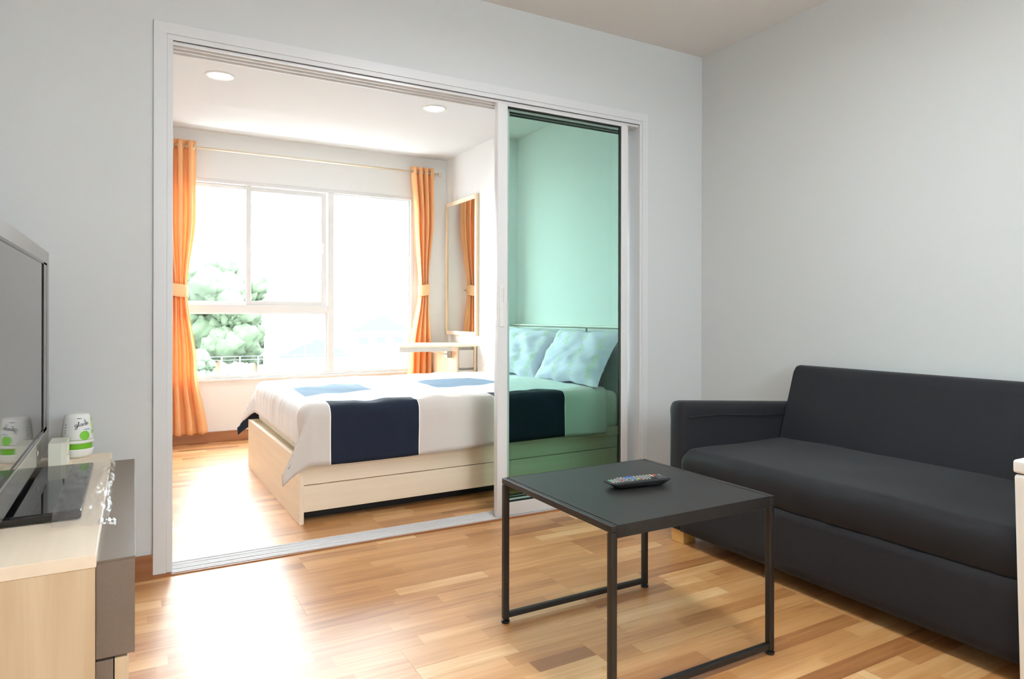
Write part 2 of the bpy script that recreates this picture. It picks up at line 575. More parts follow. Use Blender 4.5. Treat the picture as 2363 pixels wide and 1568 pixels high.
# unseen rear window, added and sized to brighten the living room
wr_ = holder('window_fill')
for xa, xb in ((0.70, 0.74), (1.18, 1.22), (1.66, 1.70)):
    B('frame_bar', (xa, YB - .10, 1.15), (xb, YB - .04, 2.2), M_alu, wr_, .003)
for xa, xb in ((0.74, 1.18), (1.22, 1.66)):
    B('frame_bar', (xa, YB - .10, 2.15), (xb, YB - .04, 2.2), M_alu, wr_, .003)
    B('frame_bar', (xa, YB - .10, 1.15), (xb, YB - .04, 1.19), M_alu, wr_, .003)
    B('pane', (xa, YB - .073, 1.19), (xb, YB - .067, 2.15), M_pane, wr_, 0)

# ------------------------------------------------------------------ sliding glass door leaves
def door_leaf(idx, x0, x1, y0, y1, glx0, glx1, label, handle=False):
    d = holder('door_%d' % idx, label)
    zt, zb = OH - .003, 0.009
    gt, gb = 2.079, 0.074
    if idx > 1:
        gt, gb = 2.070, 0.080
    B('stile', (x0, y0, zb), (glx0, y1, zt), M_alu, d, .0025)
    B('stile', (glx1, y0, zb), (x1, y1, zt), M_alu, d, .0025)
    B('rail', (glx0, y0, zb), (glx1, y1, gb), M_alu, d, .0015)
    B('rail', (glx0, y0, gt), (glx1, y1, zt), M_alu, d, .0015)
    ym = (y0 + y1) / 2
    B('glass_pane', (glx0 - .004, ym - .003, gb - .004), (glx1 + .004, ym + .003, gt + .004), M_green1, d, 0)
    g = MB()
    gw = 0.0045
    for ya in (ym - .0085, ym + .0035):
        g.box((glx0, ya, gt - gw), (glx1, ya + .005, gt)).box((glx1 - gw, ya, gb), (glx1, ya + .005, gt))
        g.box((glx0, ya, gb), (glx1, ya + .005, gb + gw))
    g.build('gasket', M_dark, d)
    if handle:
        yf = y0
        xa, xb, za, zc = 1.4655, 1.4935, 0.965, 1.172
        p = MB()
        p.box((xa, yf - .004, za), (1.4705, yf, zc)).box((1.4885, yf - .004, za), (xb, yf, zc))
        p.box((1.4705, yf - .004, 1.155), (1.4885, yf, zc)).box((1.4705, yf - .004, za), (1.4885, yf, 1.085))
        h = p.build('handle', M_white_pl, d, bevel=.001)
        B('finger_pull', (1.4705, yf - .0012, 1.085), (1.4885, yf - .0002, 1.155), M_alu, h, 0)
        B('thumb_turn', (1.474, yf - .0065, 1.052), (1.485, yf - .004, 1.060), M_white_pl, h, .001)
        B('lock_slot', (x0 - .0008, (y0 + y1) / 2 - .006, 1.018), (x0 + .001, (y0 + y1) / 2 + .004, 1.046), M_steel, d, 0)
    return d

door_leaf(1, 1.4565, 2.2860, 0.012, 0.042, 1.5135, 2.2405, 'front sliding door leaf of green glass with white frame', True)
door_leaf(2, 1.4760, 2.3180, 0.056, 0.084, 1.5480, 2.2860, 'middle sliding door leaf of green glass')
door_leaf(3, 1.4960, 2.3420, 0.096, 0.124, 1.5720, 2.3060, 'rear sliding door leaf of green glass')

# ------------------------------------------------------------------ outdoors, seen blown out through the window
M_leaf = mat('foliage_green', lin(86, 96, 80), rough=0.8, spec=.1, noise_amt=0.35, noise_scale=1.2, trans=0.2)
M_leafd = mat('dark_foliage_green', lin(74, 84, 66), rough=0.8, spec=.1, noise_amt=0.35, noise_scale=1.2)
M_bark = mat('bark', lin(120, 100, 80), rough=0.9)
M_ground = mat('grey_concrete', lin(104, 104, 103), rough=0.9)
M_house = mat('white_render', lin(190, 190, 190), rough=0.9)
M_roof = mat('blue_grey_roof', lin(68, 68, 72), rough=0.7)
M_pole = mat('galvanised', lin(80, 82, 90), rough=0.5)
GZ = -5.0
struct(MB().box((-120, 6.0, GZ - .3), (160, 260, GZ)).build('ground_outside', M_ground), 'pale ground outside the window')

def blob(mb, c, r, seed, n=12):
    def f(u, v):
        t, p = 2 * PI * u, PI * (v - .5)
        d = Vector((math.cos(t) * math.cos(p), math.sin(t) * math.cos(p), math.sin(p)))
        k = r * (1 + 0.35 * noise.noise(d * 2.3 + Vector((seed, 0, 0))) + 0.28 * noise.noise(d * 6.5 + Vector((0, seed, 0))))
        return Vector(c) + d * k
    mb.grid(f, n * 2, n, closed=True)

def tree(x, y, top, w, label, seed, n=70, leaf=None):
    rnd = random.Random(seed)
    t = thing('tree', (x, y, GZ), label, 'tree', 'trees outside the window')
    MB().tube((x, y, GZ), (x, y, GZ + (top - GZ) * .6), .22, .12, n=10).build('trunk', M_bark, t, smooth=True)
    cr_ = MB()
    for i in range(n):
        a = rnd.uniform(0, 2 * PI)
        rr = w * .5 * math.sqrt(rnd.random()) * .75
        zz = top - w * .15 - (rr / (w * .5)) ** 2 * w * .3 - rnd.random() * (top - GZ) * .42
        blob(cr_, (x + rr * math.cos(a), y + rr * math.sin(a), zz), w * rnd.uniform(.08, .17), seed + i * 3.1)
    cr_.build('crown', leaf or M_leaf, t, smooth=True)

def at(px, d):
    """world x on the line of sight of a picture column, d metres beyond the window wall"""
    a = YAW + math.atan((px - 1181.5) / 1549.4)
    return -0.1326 + (d + 2.95) * math.tan(a), d

x, y = at(500, 34); tree(x, y, 4.5, 5.0, 'tall bushy green tree left of the sash stile', 1, 70, M_leafd)
x, y = at(560, 44); tree(x, y, 3.4, 3.0, 'narrower green tree behind the sash stile', 2, 50, M_leafd)
x, y = at(470, 22); tree(x, y, -0.1, 1.9, 'low green bush behind the lower window pane', 3, 40)
x, y = at(590, 62); tree(x, y, 0.6, 5.0, 'distant wide bush behind the lower pane middle', 4, 40)
def house(px, d, w, dp, h, label, roof=True):
    x, y = at(px, d)
    t = thing('house', (x, y, GZ), label, 'house', 'houses outside the window')
    B('wall', (x - w / 2, y, GZ), (x + w / 2, y + dp, GZ + h), M_house, t, 0)
    MB().prism([(x - w / 2 - .3, GZ + h), (x + w / 2 + .3, GZ + h), (x, GZ + h + w * .28)], 1, y - .3, y + dp + .3).build('roof', M_roof, t)
    for k in range(3):
        xa = x - w / 2 + w * (.12 + .3 * k)
        B('window', (xa, y - .04, GZ + h * .45), (xa + w * .15, y + .02, GZ + h * .75), M_roof, t, 0)
house(728, 42, 4.6, 6, 3.2, 'small white house with blue-grey gable roof beyond the lower pane')
house(880, 95, 9, 8, 3.6, 'long pale house beyond the right window pane')
x, y = at(628, 55)
t = thing('tower_block', (x, y, GZ), 'faint slender pale tower behind the sliding sash', 'building')
B('wall', (x - .45, y, GZ), (x + .45, y + 1, 10.2), M_house, t, 0)
for k in range(12):
    B('window', (x - .25, y - .05, 1.2 + k * .75), (x + .25, y + .02, 1.55 + k * .75), M_pole, t, 0)
# railing across the lower panes
ra = thing('railing', (2, 30, GZ), 'thin grey metal railing outside below the trees', 'railing')
for k in range(9):
    x, _ = at(470 + k * 42, 30)
    B('post', (x - .03, 30, GZ), (x + .03, 30.06, -0.87), M_pole, ra, 0)
xa, _ = at(440, 30)
xb, _ = at(940, 30)
for z in (-.90, -1.06):
    B('rail', (xa, 30.01, z), (xb, 30.05, z + .03), M_pole, ra, 0)
x, y = at(704, 26)
t = thing('street_lamp', (x, y, GZ), 'slim grey street lamp with two heads outside', 'street lamp')
MB().tube((x, y, GZ), (x, y, -0.3), .05, .035, n=10).build('pole', M_pole, t, smooth=True)
for s in (-1, 1):
    MB().tube((x, y, -.3), (x + s * .22, y, -.18), .02, n=8).build('arm', M_pole, t)
    MB().tube((x + s * .22, y, -.22), (x + s * .22, y, -.06), .07, .1, n=12).build('lamp_head', M_pole, t)

# ------------------------------------------------------------------ bedroom ceiling lamps
def downlight(x, y, label):
    t = thing('ceiling_lamp', (x, y, HB), label, 'lamp', 'lit round lamps in the bedroom ceiling')
    MB().lathe((x, y, HB), [(.062, -.002), (.068, -.006), (.082, -.005), (.084, 0), (.06, 0.0), (.062, -.002)], n=40).build('trim_ring', M_white_pl, t, smooth=True)
    MB().lathe((x, y, HB), [(0, -.004), (.03, -.004), (.062, -.003)], n=40).build('diffuser', M_lampE, t, smooth=True)
    ld = bpy.data.lights.new('lamp_light', 'AREA')
    ld.shape = 'DISK'
    ld.size = .12
    ld.energy = 5.5
    ld.color = (0.96, 0.98, 1.0)
    lo = bpy.data.objects.new('lamp_light', ld)
    COL.objects.link(lo)
    lo.parent = t
    lo.location = (0, 0, -.012)
downlight(0.329, 1.518, 'lit round ceiling lamp near the left jamb')
downlight(1.730, 1.472, 'lit round ceiling lamp near the glass door')

# added fill lamps on the living room ceiling, out of view, to brighten the floor
for k, (lx, ly) in enumerate(((1.10, -2.45), (1.25, -1.40))):
    t = holder('trim_%d' % (5 + k))
    t.location = (lx, ly, HL)
    MB().lathe((lx, ly, HL), [(.245, -.03), (.262, -.032), (.266, -.02), (.266, 0), (.24, 0), (.245, -.03)], n=40).build('fill_lamp_rim', M_white_pl, t, smooth=True)
    MB().lathe((lx, ly, HL), [(0, -.026), (.12, -.026), (.246, -.022)], n=40).build('diffuser', M_fill_lamp, t, smooth=True)
    ld = bpy.data.lights.new('lamp_light', 'AREA')
    ld.shape = 'DISK'
    ld.size = .48
    ld.energy = FILL_LAMP_W
    ld.spread = 3.0
    ld.color = (0.93, 0.97, 1.0)
    lo = bpy.data.objects.new('lamp_light', ld)
    COL.objects.link(lo)
    lo.parent = t
    lo.location = (0, 0, -.034)

# ------------------------------------------------------------------ curtains on their rod
ROD_Y, ROD_Z = 2.83, 2.331
rod = thing('curtain_rod', (1.2, ROD_Y, ROD_Z), 'thin champagne metal curtain rod above the window', 'curtain rod')
MB().tube((-0.30, ROD_Y, ROD_Z), (2.352, ROD_Y, ROD_Z), .0095, n=16).build('pole', M_champ, rod, smooth=True)
for xe, s in ((2.352, 1), (-0.30, -1)):
    mb = MB()
    mb.tube((xe - s * .012, ROD_Y, ROD_Z), (xe, ROD_Y, ROD_Z), .015, n=20)
    mb.tube((xe, ROD_Y, ROD_Z), (xe + s * .016, ROD_Y, ROD_Z), .017, n=20)
    mb.build('finial', M_champ, rod, bevel=.002)
for xe in (2.318, -0.26):
    mb = MB()
    mb.tube((xe, ROD_Y, ROD_Z - .002), (xe, YF - .004, ROD_Z - .002), .007, n=12)
    mb.tube((xe, YF - .006, ROD_Z - .002), (xe, YF, ROD_Z - .002), .024, n=20)
    mb.build('bracket', M_champ, rod)


def interp(tab, z):
    for (z0, *a), (z1, *b) in zip(tab, tab[1:]):
        if z0 >= z >= z1:
            t = (z0 - z) / (z0 - z1)
            t = t * t * (3 - 2 * t)
            return [p + (q - p) * t for p, q in zip(a, b)]
    return list(tab[-1][1:]) if z < tab[-1][0] else list(tab[0][1:])


def curtain(tab, folds, label, seed, tie, hook_x, zt=2.378, zb=0.088):
    """tab rows: (z, left x, right x, fold amplitude)"""
    t = thing('curtain', ((tab[0][1] + tab[0][2]) / 2, ROD_Y, zb), label, 'curtain', 'orange curtains tied back at the window')
    def f(u, v):
        z = zt - (zt - zb) * v
        xl, xr, amp = interp(tab, z)
        ph = 2 * PI * folds * u
        jit = 0.10 * noise.noise(Vector((u * folds * 1.3 + seed, z * .5, seed)))
        x = xl + (xr - xl) * (u + 0.018 * math.sin(ph * 2 + 1) * min(1, amp / .03)) + jit * (xr - xl) * .12
        yy = ROD_Y - .004 + amp * math.cos(ph + 0.35 * math.sin(1.7 * z + seed)) * (0.85 + jit)
        pin = math.exp(-((z - tie) / .16) ** 2)
        yy += -.01 * pin + .012 * noise.noise(Vector((u * 5, z * 1.1, seed + 3)))
        if v < .001:
            z += .006 * math.cos(ph)
        return (x, yy, z)
    c = MB().grid(f, folds * 18 + 1, 90).build('cloth', M_orange, t, smooth=True, solid=.0035)
    xl, xr, amp = interp(tab, tie)
    cx, w = (xl + xr) / 2, (xr - xl) / 2 + .010
    def g(u, v):
        a = 2 * PI * u
        z = tie - .05 + .10 * v + .012 * math.cos(a) * (1 if cx > 1 else -1)
        return (cx + w * math.cos(a), ROD_Y - .008 + (.052) * math.sin(a), z)
    MB().grid(g, 48, 6, closed=True).build('tieback', M_band, t, smooth=True, solid=.004)
    s = 1 if hook_x > cx else -1
    mb = MB()
    def st(u, v):
        x = hook_x
        return (x, ROD_Y + .02 + (YF - .012 - ROD_Y - .02) * u, tie + .006 + (v - .5) * (.06 - .045 * u))
    mb.grid(st, 10, 5)
    mb.build('tie_strap', M_band, t, smooth=True, solid=.003)
    MB().tube((hook_x, YF - .016, tie + .012), (hook_x, YF, tie + .012), .008, n=12).build('wall_hook', M_steel, t)
    for k in range(folds * 2):
        u = (k + .5) / (folds * 2)
        x = tab[0][1] + (tab[0][2] - tab[0][1]) * u
        mb = MB()
        ring = [(x, ROD_Y + .021 * math.cos(a), ROD_Z + .021 * math.sin(a)) for a in [2 * PI * i / 16 for i in range(17)]]
        mb.path(ring, .0035, n=6)
        mb.build('eyelet', M_champ, t)

curtain([(2.38, 2.075, 2.302, .040), (1.93, 2.106, 2.302, .040), (1.255, 2.150, 2.238, .034), (.62, 2.050, 2.282, .044), (.05, 2.005, 2.292, .046)],
        4, 'orange curtain tied back right of the window', 2.3, 1.252, 2.225)
curtain([(2.38, -.060, 0.294, .040), (1.80, -.050, 0.292, .040), (1.215, 0.080, 0.232, .038), (.62, 0.020, 0.300, .044), (.05, -.030, 0.380, .046)],
        5, 'orange curtain tied back left of the window', 5.1, 1.212, 0.125)

# ------------------------------------------------------------------ mirror on the pier
mi = thing('wall_mirror', (XC, 2.54, 0.843), 'tall wood-framed mirror on the wall above the desk', 'mirror')
my0, my1, mz0, mz1, mw = 2.222, 2.876, 0.843, 2.070, 0.034
mx = XC - .028
B('frame_side', (mx, my0, mz0), (XC - .001, my0 + mw, mz1), M_ashZ, mi, .003)
B('frame_side', (mx, my1 - mw, mz0), (XC - .001, my1, mz1), M_ashZ, mi, .003)
B('frame_rail', (mx, my0 + mw, mz1 - mw), (XC - .001, my1 - mw, mz1), M_ashY, mi, .003)
B('frame_rail', (mx, my0 + mw, mz0), (XC - .001, my1 - mw, mz0 + mw), M_ashY, mi, .003)
B('mirror_glass', (XC - .018, my0 + mw - .004, mz0 + mw - .004), (XC - .010, my1 - mw + .004, mz1 - mw + .004), M_mirror, mi, 0)

# ------------------------------------------------------------------ fold-down desk with drawers
dk = thing('dressing_desk', (2.36, 2.5, 0), 'pale wood drawer desk with a raised drop leaf below the mirror', 'desk')
dy0, dy1, dx0, dx1 = 2.245, 2.755, 2.262, 2.445
B('top', (2.205, 2.235, 0.752), (2.450, 2.768, 0.772), M_ashY, dk, .002)
B('side_panel', (dx0, dy0, 0.0), (dx0 + .018, dy1, 0.752), M_ashZ, dk, .001)
B('side_panel', (dx1 - .018, dy0, 0.0), (dx1, dy1, 0.752), M_ashZ, dk, .001)
B('back_panel', (dx0 + .018, dy1 - .015, 0.0), (dx1 - .018, dy1, 0.752), M_ashZ, dk, 0)
B('recess_board', (dx0 + .018, dy0 + .035, 0.06), (dx1 - .018, dy0 + .045, 0.75), M_greige, dk, 0)
for z0, z1 in ((.572, .725), (.372, .552), (.172, .352)):
    B('drawer', (dx0 + .022, dy0 + .002, z0), (dx1 - .022, dy0 + .034, z1), M_greige, dk, .002)
B('leaf', (1.752, 2.238, 0.753), (2.203, 2.768, 0.773), M_ashY, dk, .002)
B('leaf_edge', (1.752, 2.232, 0.718), (2.203, 2.240, 0.753), M_greige, dk, .001)
B('leaf_edge', (1.748, 2.238, 0.718), (1.756, 2.768, 0.753), M_greige, dk, .001)
mb = MB()
mb.prism([(1.90, .752), (1.935, .752), (2.245, .690), (2.245, .670)], 1, 2.36, 2.378)
mb.build('support_arm', M_ash, dk)
B('hinge_plate', (2.215, 2.345, .655), (2.262, 2.393, .712), M_steel, dk, .001)

# ------------------------------------------------------------------ bed
BX, BY, BROT = 0.572, 0.395, math.radians(1.1)
bed = thing('bed', (BX, BY, 0), 'pale ash double bed with storage front and low foot board', 'bed')
BW, BLN = 1.46, 1.985          # width, length to the headboard face
X0, Y0 = BX, BY
B('foot_panel', (X0, Y0, 0), (X0 + .022, Y0 + BW, 0.318), M_ashY, bed, .0015)
for s, yy in ((1, Y0 + .012), (-1, Y0 + BW - .032)):
    B('side_board', (X0 + .022, yy, 0.188), (X0 + BLN, yy + .02, 0.268), M_ash, bed, .001)
    B('drawer_front', (X0 + .022, yy, 0.055), (X0 + BLN, yy + .02, 0.1835), M_ash, bed, .001)
    B('top_rail', (X0 + .022, Y0 - .002 if s > 0 else Y0 + BW - .034, 0.268), (X0 + BLN, (Y0 + .034) if s > 0 else Y0 + BW + .002, 0.318), M_ash, bed, .002)
B('slat_base', (X0 + .022, Y0 + .034, 0.27), (X0 + BLN, Y0 + BW - .034, 0.30), M_ash, bed, 0)
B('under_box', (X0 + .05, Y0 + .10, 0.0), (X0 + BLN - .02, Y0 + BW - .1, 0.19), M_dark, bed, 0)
bed.rotation_euler.z = BROT

hb = thing('headboard', (XH, 1.0, 0), 'grey padded vinyl headboard fixed along the bedroom wall', 'headboard')
hx = 2.592
B('backing_board', (hx + .012, 0.14, 0.0), (XH - .001, 1.885, 0.945), M_ashY, hb, .002)
B('top_trim', (hx - .004, 0.14, 0.940), (XH - .001, 1.885, 0.952), M_vtrim, hb, .002)
for ya, yb in ((0.145, 0.812), (0.818, 1.88)):
    B('cushion_panel', (hx - .012, ya, 0.10), (hx + .012, yb, 0.936), M_vinyl, hb, .012, 4)

mt = MB().box((0.60, 0.425, 0.30), (2.565, 1.835, 0.545)).build('mattress', M_sheet, None, bevel=.05, seg=5)
mt.rotation_euler.z = 0.0
tag(mt, 'ivory mattress lying in the pale bed frame under the duvet', 'mattress')


# ------------------------------------------------------------------ duvet
def duvet():
    R = 0.055
    TOPZ = 0.578
    SF, TN = 0.245, 0.315            # cloth beyond the flat part at the foot / at each side
    XE, XEND = 0.588 + R, 2.405      # flat part of the top runs from XE ...
    YN, YFR = 0.362 + R, 1.885 - R
    LX = SF + (XEND - XE)
    LY = TN + (YFR - YN) + TN
    def bend(r):
        L = R * PI / 2
        if r <= 0:
            return 0.0, 0.0
        if r < L:
            a = r / R
            return R * math.sin(a), R * (1 - math.cos(a))
        return R, R + (r - L)
    def hang_corner(bs, bt, sgn, y0):
        r = math.hypot(bs, bt)
        th = math.degrees(math.atan2(bs, bt))     # 0: along the side, 90: along the foot
        out, down = bend(r)
        def side(tq):
            ph = math.tan(math.radians(25)) * (tq / 45.0)
            return Vector((XE - down * ph - .3 * out * (tq / 45.), y0 + sgn * (out + .05 * down * tq / 45.), TOPZ - down))
        foot = Vector((XE - out, y0, TOPZ - down))
        if th <= 45:
            return side(th)
        k = (th - 45) / 45.0
        return side(45).lerp(foot, k)
    def P(s, t):
        bs = max(0.0, SF - s)
        if t < LY / 2:
            bt, sgn, y0 = max(0.0, TN - t), -1, YN
        else:
            bt, sgn, y0 = max(0.0, t - (LY - TN)), 1, YFR
        x = XE + max(0.0, s - SF)
        if bs > 0 and bt > 0:
            p = hang_corner(bs, bt, sgn, y0)
        elif bs > 0:
            out, down = bend(bs)
            p = Vector((XE - out, YN + (t - TN), TOPZ - down))
        elif bt > 0:
            out, down = bend(bt)
            p = Vector((x, y0 + sgn * out, TOPZ - down))
        else:
            p = Vector((x, YN + (t - TN), TOPZ))
        # wrinkles and puff
        q = Vector((s * 2.2, t * 2.2, 0.3))
        w = 0.012 * noise.noise(q * 1.1) + 0.006 * noise.noise(q * 3.3 + Vector((4, 1, 0)))
        fol = 0.007 * noise.noise(Vector((s * 9 + t * 4, t * 2.5 - s * 2, 2.0))) - 0.006 * abs(noise.noise(Vector((s * 6 - t * 5, t * 3 + s * 2, 6.0))))
        if bs == 0 and bt == 0:
            p.z += w + fol
            e = min(s - SF, (t - TN), (LY - TN) - t)
            p.z += 0.010 * min(1, max(0, e) / .35)
        elif bt > 0 and bs == 0:
            d = min(1, bt / .1)
            p.y += sgn * (0.5 * w + 0.012 * noise.noise(Vector((s * 4.5, 7, t * 1.2))) - 0.007 * abs(noise.noise(Vector((s * 7 + t * 5, 2, t * 4))))) * d + sgn * .006
            p.z += w * (1 - d)
            p.z += -.010 * math.sin(s * 3.1) * min(1, bt / TN)
        elif bs > 0 and bt == 0:
            d = min(1, bs / .1)
            p.x += -(0.4 * abs(w) + 0.006 * noise.noise(Vector((t * 9, 3, s * 2))) + 0.017 * abs(noise.noise(Vector((t * 13 + s * 3, 9, s * 1.5))))) * d
            p.z += w * (1 - d)
        else:
            p.y += sgn * .006
            p.z += -.010 * math.sin(s * 3.1) * min(1, bt / TN) if bs < .02 else 0
        return p
    xs = lambda x: SF + (x - XE)          # world x -> cloth s
    sb = [0, SF, xs(.695), xs(.716), xs(1.085), xs(1.175), xs(1.49), xs(1.632), xs(1.93), xs(2.10), LX]
    yt = lambda y: TN + (y - YN)
    tb = [0, yt(.475), yt(.84), yt(1.235), yt(1.46), LY]
    navy = [(xs(.716), xs(1.175), 0, yt(.475)), (xs(1.632), xs(2.10), 0, yt(.475)),
            (xs(.695), xs(1.085), yt(.84), yt(1.235)), (xs(1.49), xs(1.93), yt(.84), yt(1.235))]
    pw = .006
    def fine(bs_, step):
        pts = []
        for a, b in zip(bs_, bs_[1:]):
            n = max(1, round((b - a) / step))
            pts += [a + (b - a) * i / n for i in range(n)]
        return pts + [bs_[-1]]
    extra = sorted(set(sb + [xs(1.175) + pw, xs(2.10) + pw, xs(.716) - pw, xs(1.632) - pw]))
    S, T = fine(extra, .022), fine(sorted(set(tb + [TN, LY - TN])), .022)
    mb = MB()
    vs = [P(s, t) for t in T for s in S]
    n = len(S)
    mb.v = [tuple(v) for v in vs]
    for j in range(len(T) - 1):
        for i in range(n - 1):
            sc_, tc_ = (S[i] + S[i + 1]) / 2, (T[j] + T[j + 1]) / 2
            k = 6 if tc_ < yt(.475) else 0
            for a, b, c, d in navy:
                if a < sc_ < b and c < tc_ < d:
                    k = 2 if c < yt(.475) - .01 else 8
            for e in (xs(1.175), xs(2.10)):
                if e < sc_ < e + pw and tc_ < yt(.475):
                    k = 4
            for e in (xs(.716), xs(1.632)):
                if e - pw < sc_ < e and tc_ < yt(.475):
                    k = 4
            mb.f.append((j * n + i, j * n + i + 1, (j + 1) * n + i + 1, (j + 1) * n + i))
            mb.mi.append(k)
    # material slots in pairs so that the solidified underside turns navy
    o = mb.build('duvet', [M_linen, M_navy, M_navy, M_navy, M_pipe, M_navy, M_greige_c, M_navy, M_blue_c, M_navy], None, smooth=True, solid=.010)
    return o

dv = duvet()
tag(dv, 'pale grey duvet with navy and light blue square patches spread over the bed', 'duvet')


# ------------------------------------------------------------------ pillows
def pillow_material():
    m = bpy.data.materials.new('pale_blue_sprig_cotton')
    m.use_nodes = True
    nt = m.node_tree
    b = nt.nodes['Principled BSDF']
    b.inputs['Roughness'].default_value = .8
    uv = nt.nodes.new('ShaderNodeTexCoord')
    sep = nt.nodes.new('ShaderNodeSeparateXYZ')
    nt.links.new(uv.outputs['UV'], sep.inputs[0])
    def math_(op, a, b_=None, c=None):
        n = nt.nodes.new('ShaderNodeMath')
        n.operation = op
        for i, v in enumerate((a, b_, c)):
            if v is None:
                continue
            if isinstance(v, (int, float)):
                n.inputs[i].default_value = v
            else:
                nt.links.new(v, n.inputs[i])
        return n.outputs[0]
    u, v = sep.outputs[0], sep.outputs[1]
    # stripes of sprigs: distance to the nearest vine line, leaves as zigzag along it
    wob = math_('MULTIPLY', math_('SINE', math_('MULTIPLY', v, 9.0)), .012)
    line = math_('SUBTRACT', math_('FRACT', math_('MULTIPLY', math_('ADD', u, wob), 4.0)), .5)
    zig = math_('MULTIPLY', math_('PINGPONG', math_('MULTIPLY', v, 26.0), 1.0), .13)
    leaf = math_('LESS_THAN', math_('ABSOLUTE', math_('SUBTRACT', math_('ABSOLUTE', line), zig)), .022)
    stem = math_('LESS_THAN', math_('ABSOLUTE', line), .012)
    near = math_('LESS_THAN', math_('ABSOLUTE', line), .13)
    nz = nt.nodes.new('ShaderNodeTexNoise')
    nz.inputs['Scale'].default_value = 7
    nt.links.new(uv.outputs['UV'], nz.inputs['Vector'])
    gate = math_('GREATER_THAN', nz.outputs['Fac'], .47)
    fac = math_('MULTIPLY', math_('MULTIPLY', math_('MAXIMUM', leaf, stem), near), gate)
    mx = nt.nodes.new('ShaderNodeMix')
    mx.data_type = 'RGBA'
    mx.inputs[6].default_value = lin(232, 224, 247)
    mx.inputs[7].default_value = lin(205, 228, 170)
    nt.links.new(fac, mx.inputs[0])
    nt.links.new(mx.outputs[2], b.inputs['Base Color'])
    return m

M_pil = pillow_material()

def pillow(c, ax, ay, w, h, th, label, seed):
    """c centre; ax, ay unit vectors along width and height; th thickness"""
    ax, ay = Vector(ax).normalized(), Vector(ay).normalized()
    nz = ax.cross(ay).normalized()
    N = 26
    mb = MB()
    uvs = []
    for side in (1, -1):
        vs, fs = [], []
        for j in range(N + 1):
            for i in range(N + 1):
                u, v = i / N * 2 - 1, j / N * 2 - 1
                pin = 1 - .09 * (v * v) * (1 - abs(u) ** 4) * 0 - .07 * (1 - u * u) * abs(v) ** 3
                pin2 = 1 - .07 * (1 - v * v) * abs(u) ** 3
                k = max(0, (1 - abs(u) ** 2.6) * (1 - abs(v) ** 2.6)) ** .55
                d = th * .5 * k * (1 + .25 * noise.noise(Vector((u * 1.5, v * 1.5, seed))))
                d += (.014 * noise.noise(Vector((u * 3 + v * 2, v * 2.2 - u, seed + 5))) - .020 * abs(noise.noise(Vector((u * 4.5 - v * 3.5, v * 1.6 + u * 1.2, seed + 9))))) * min(1, k * 3)
                p = Vector(c) + ax * (u * w / 2 * pin2) + ay * (v * h / 2 * pin) + nz * side * d
                p += ay * .014 * noise.noise(Vector((u * 3, seed, v)))
                p.z -= .0
                vs.append(p)
        for j in range(N):
            for i in range(N):
                fs.append((j * (N + 1) + i, j * (N + 1) + i + 1, (j + 1) * (N + 1) + i + 1, (j + 1) * (N + 1) + i))
        mb.add(vs, fs)
    o = mb.build('pillow', M_pil, None, smooth=True)
    me = o.data
    lay = me.uv_layers.new(name='UVMap')
    for lp in me.loops:
        k = lp.vertex_index % ((N + 1) ** 2)
        i, j = k % (N + 1), k // (N + 1)
        lay.data[lp.index].uv = (i / N, j / N)
    return tag(o, label, 'pillow', 'pale blue pillows against the headboard')

pillow((2.405, 0.685, 0.752), (0.06, -1, 0.0), (.53, .03, .84), .68, .40, .15, 'pale blue sprigged pillow near the door, leaning on the headboard', 1.0)
pillow((2.370, 1.355, 0.758), (0.09, -1, -.05), (.60, .06, .80), .66, .41, .15, 'pale blue sprigged pillow farther in, half behind the door stile', 4.0)

# ------------------------------------------------------------------ coffee table
ct = thing('coffee_table', (1.245, -1.28, 0), 'small black metal coffee table on two loop frames', 'table')
tx0, tx1, ty0, ty1, tz = 0.938, 1.556, -1.575, -0.985, 0.480
q = 0.020
B('top_panel', (tx0 + .024, ty0 + .003, tz - .016), (tx1 - .024, ty1 - .003, tz - .0005), M_black, ct, .0015)
for yy, nm in ((ty0, 'near'), (ty1 - .004, 'far')):
    B('apron', (tx0 + q, yy, tz - .034), (tx1 - q, yy + .004, tz), M_black, ct, .001)
for xx in (tx0, tx1 - q):
    B('edge_bar', (xx, ty0, tz - .020), (xx + q, ty1, tz), M_black, ct, .003)
for yy in (ty0, ty1 - q):
    for xx in (tx0, tx1 - q):
        l = B('leg', (xx, yy, 0.012), (xx + q, yy + q, tz - .020), M_black, ct, .003)
        mb = MB().lathe((xx + q / 2, yy + q / 2, 0), [(.013, 0), (.0145, .003), (.0145, .007), (.009, .009), (.006, .0095), (.006, .014)], n=20)
        mb.build('foot_glide', M_rub, l, smooth=False)
    B('floor_bar', (tx0 + q, yy + .001, 0.016), (tx1 - q, yy + q - .001, 0.034), M_black, ct, .003)

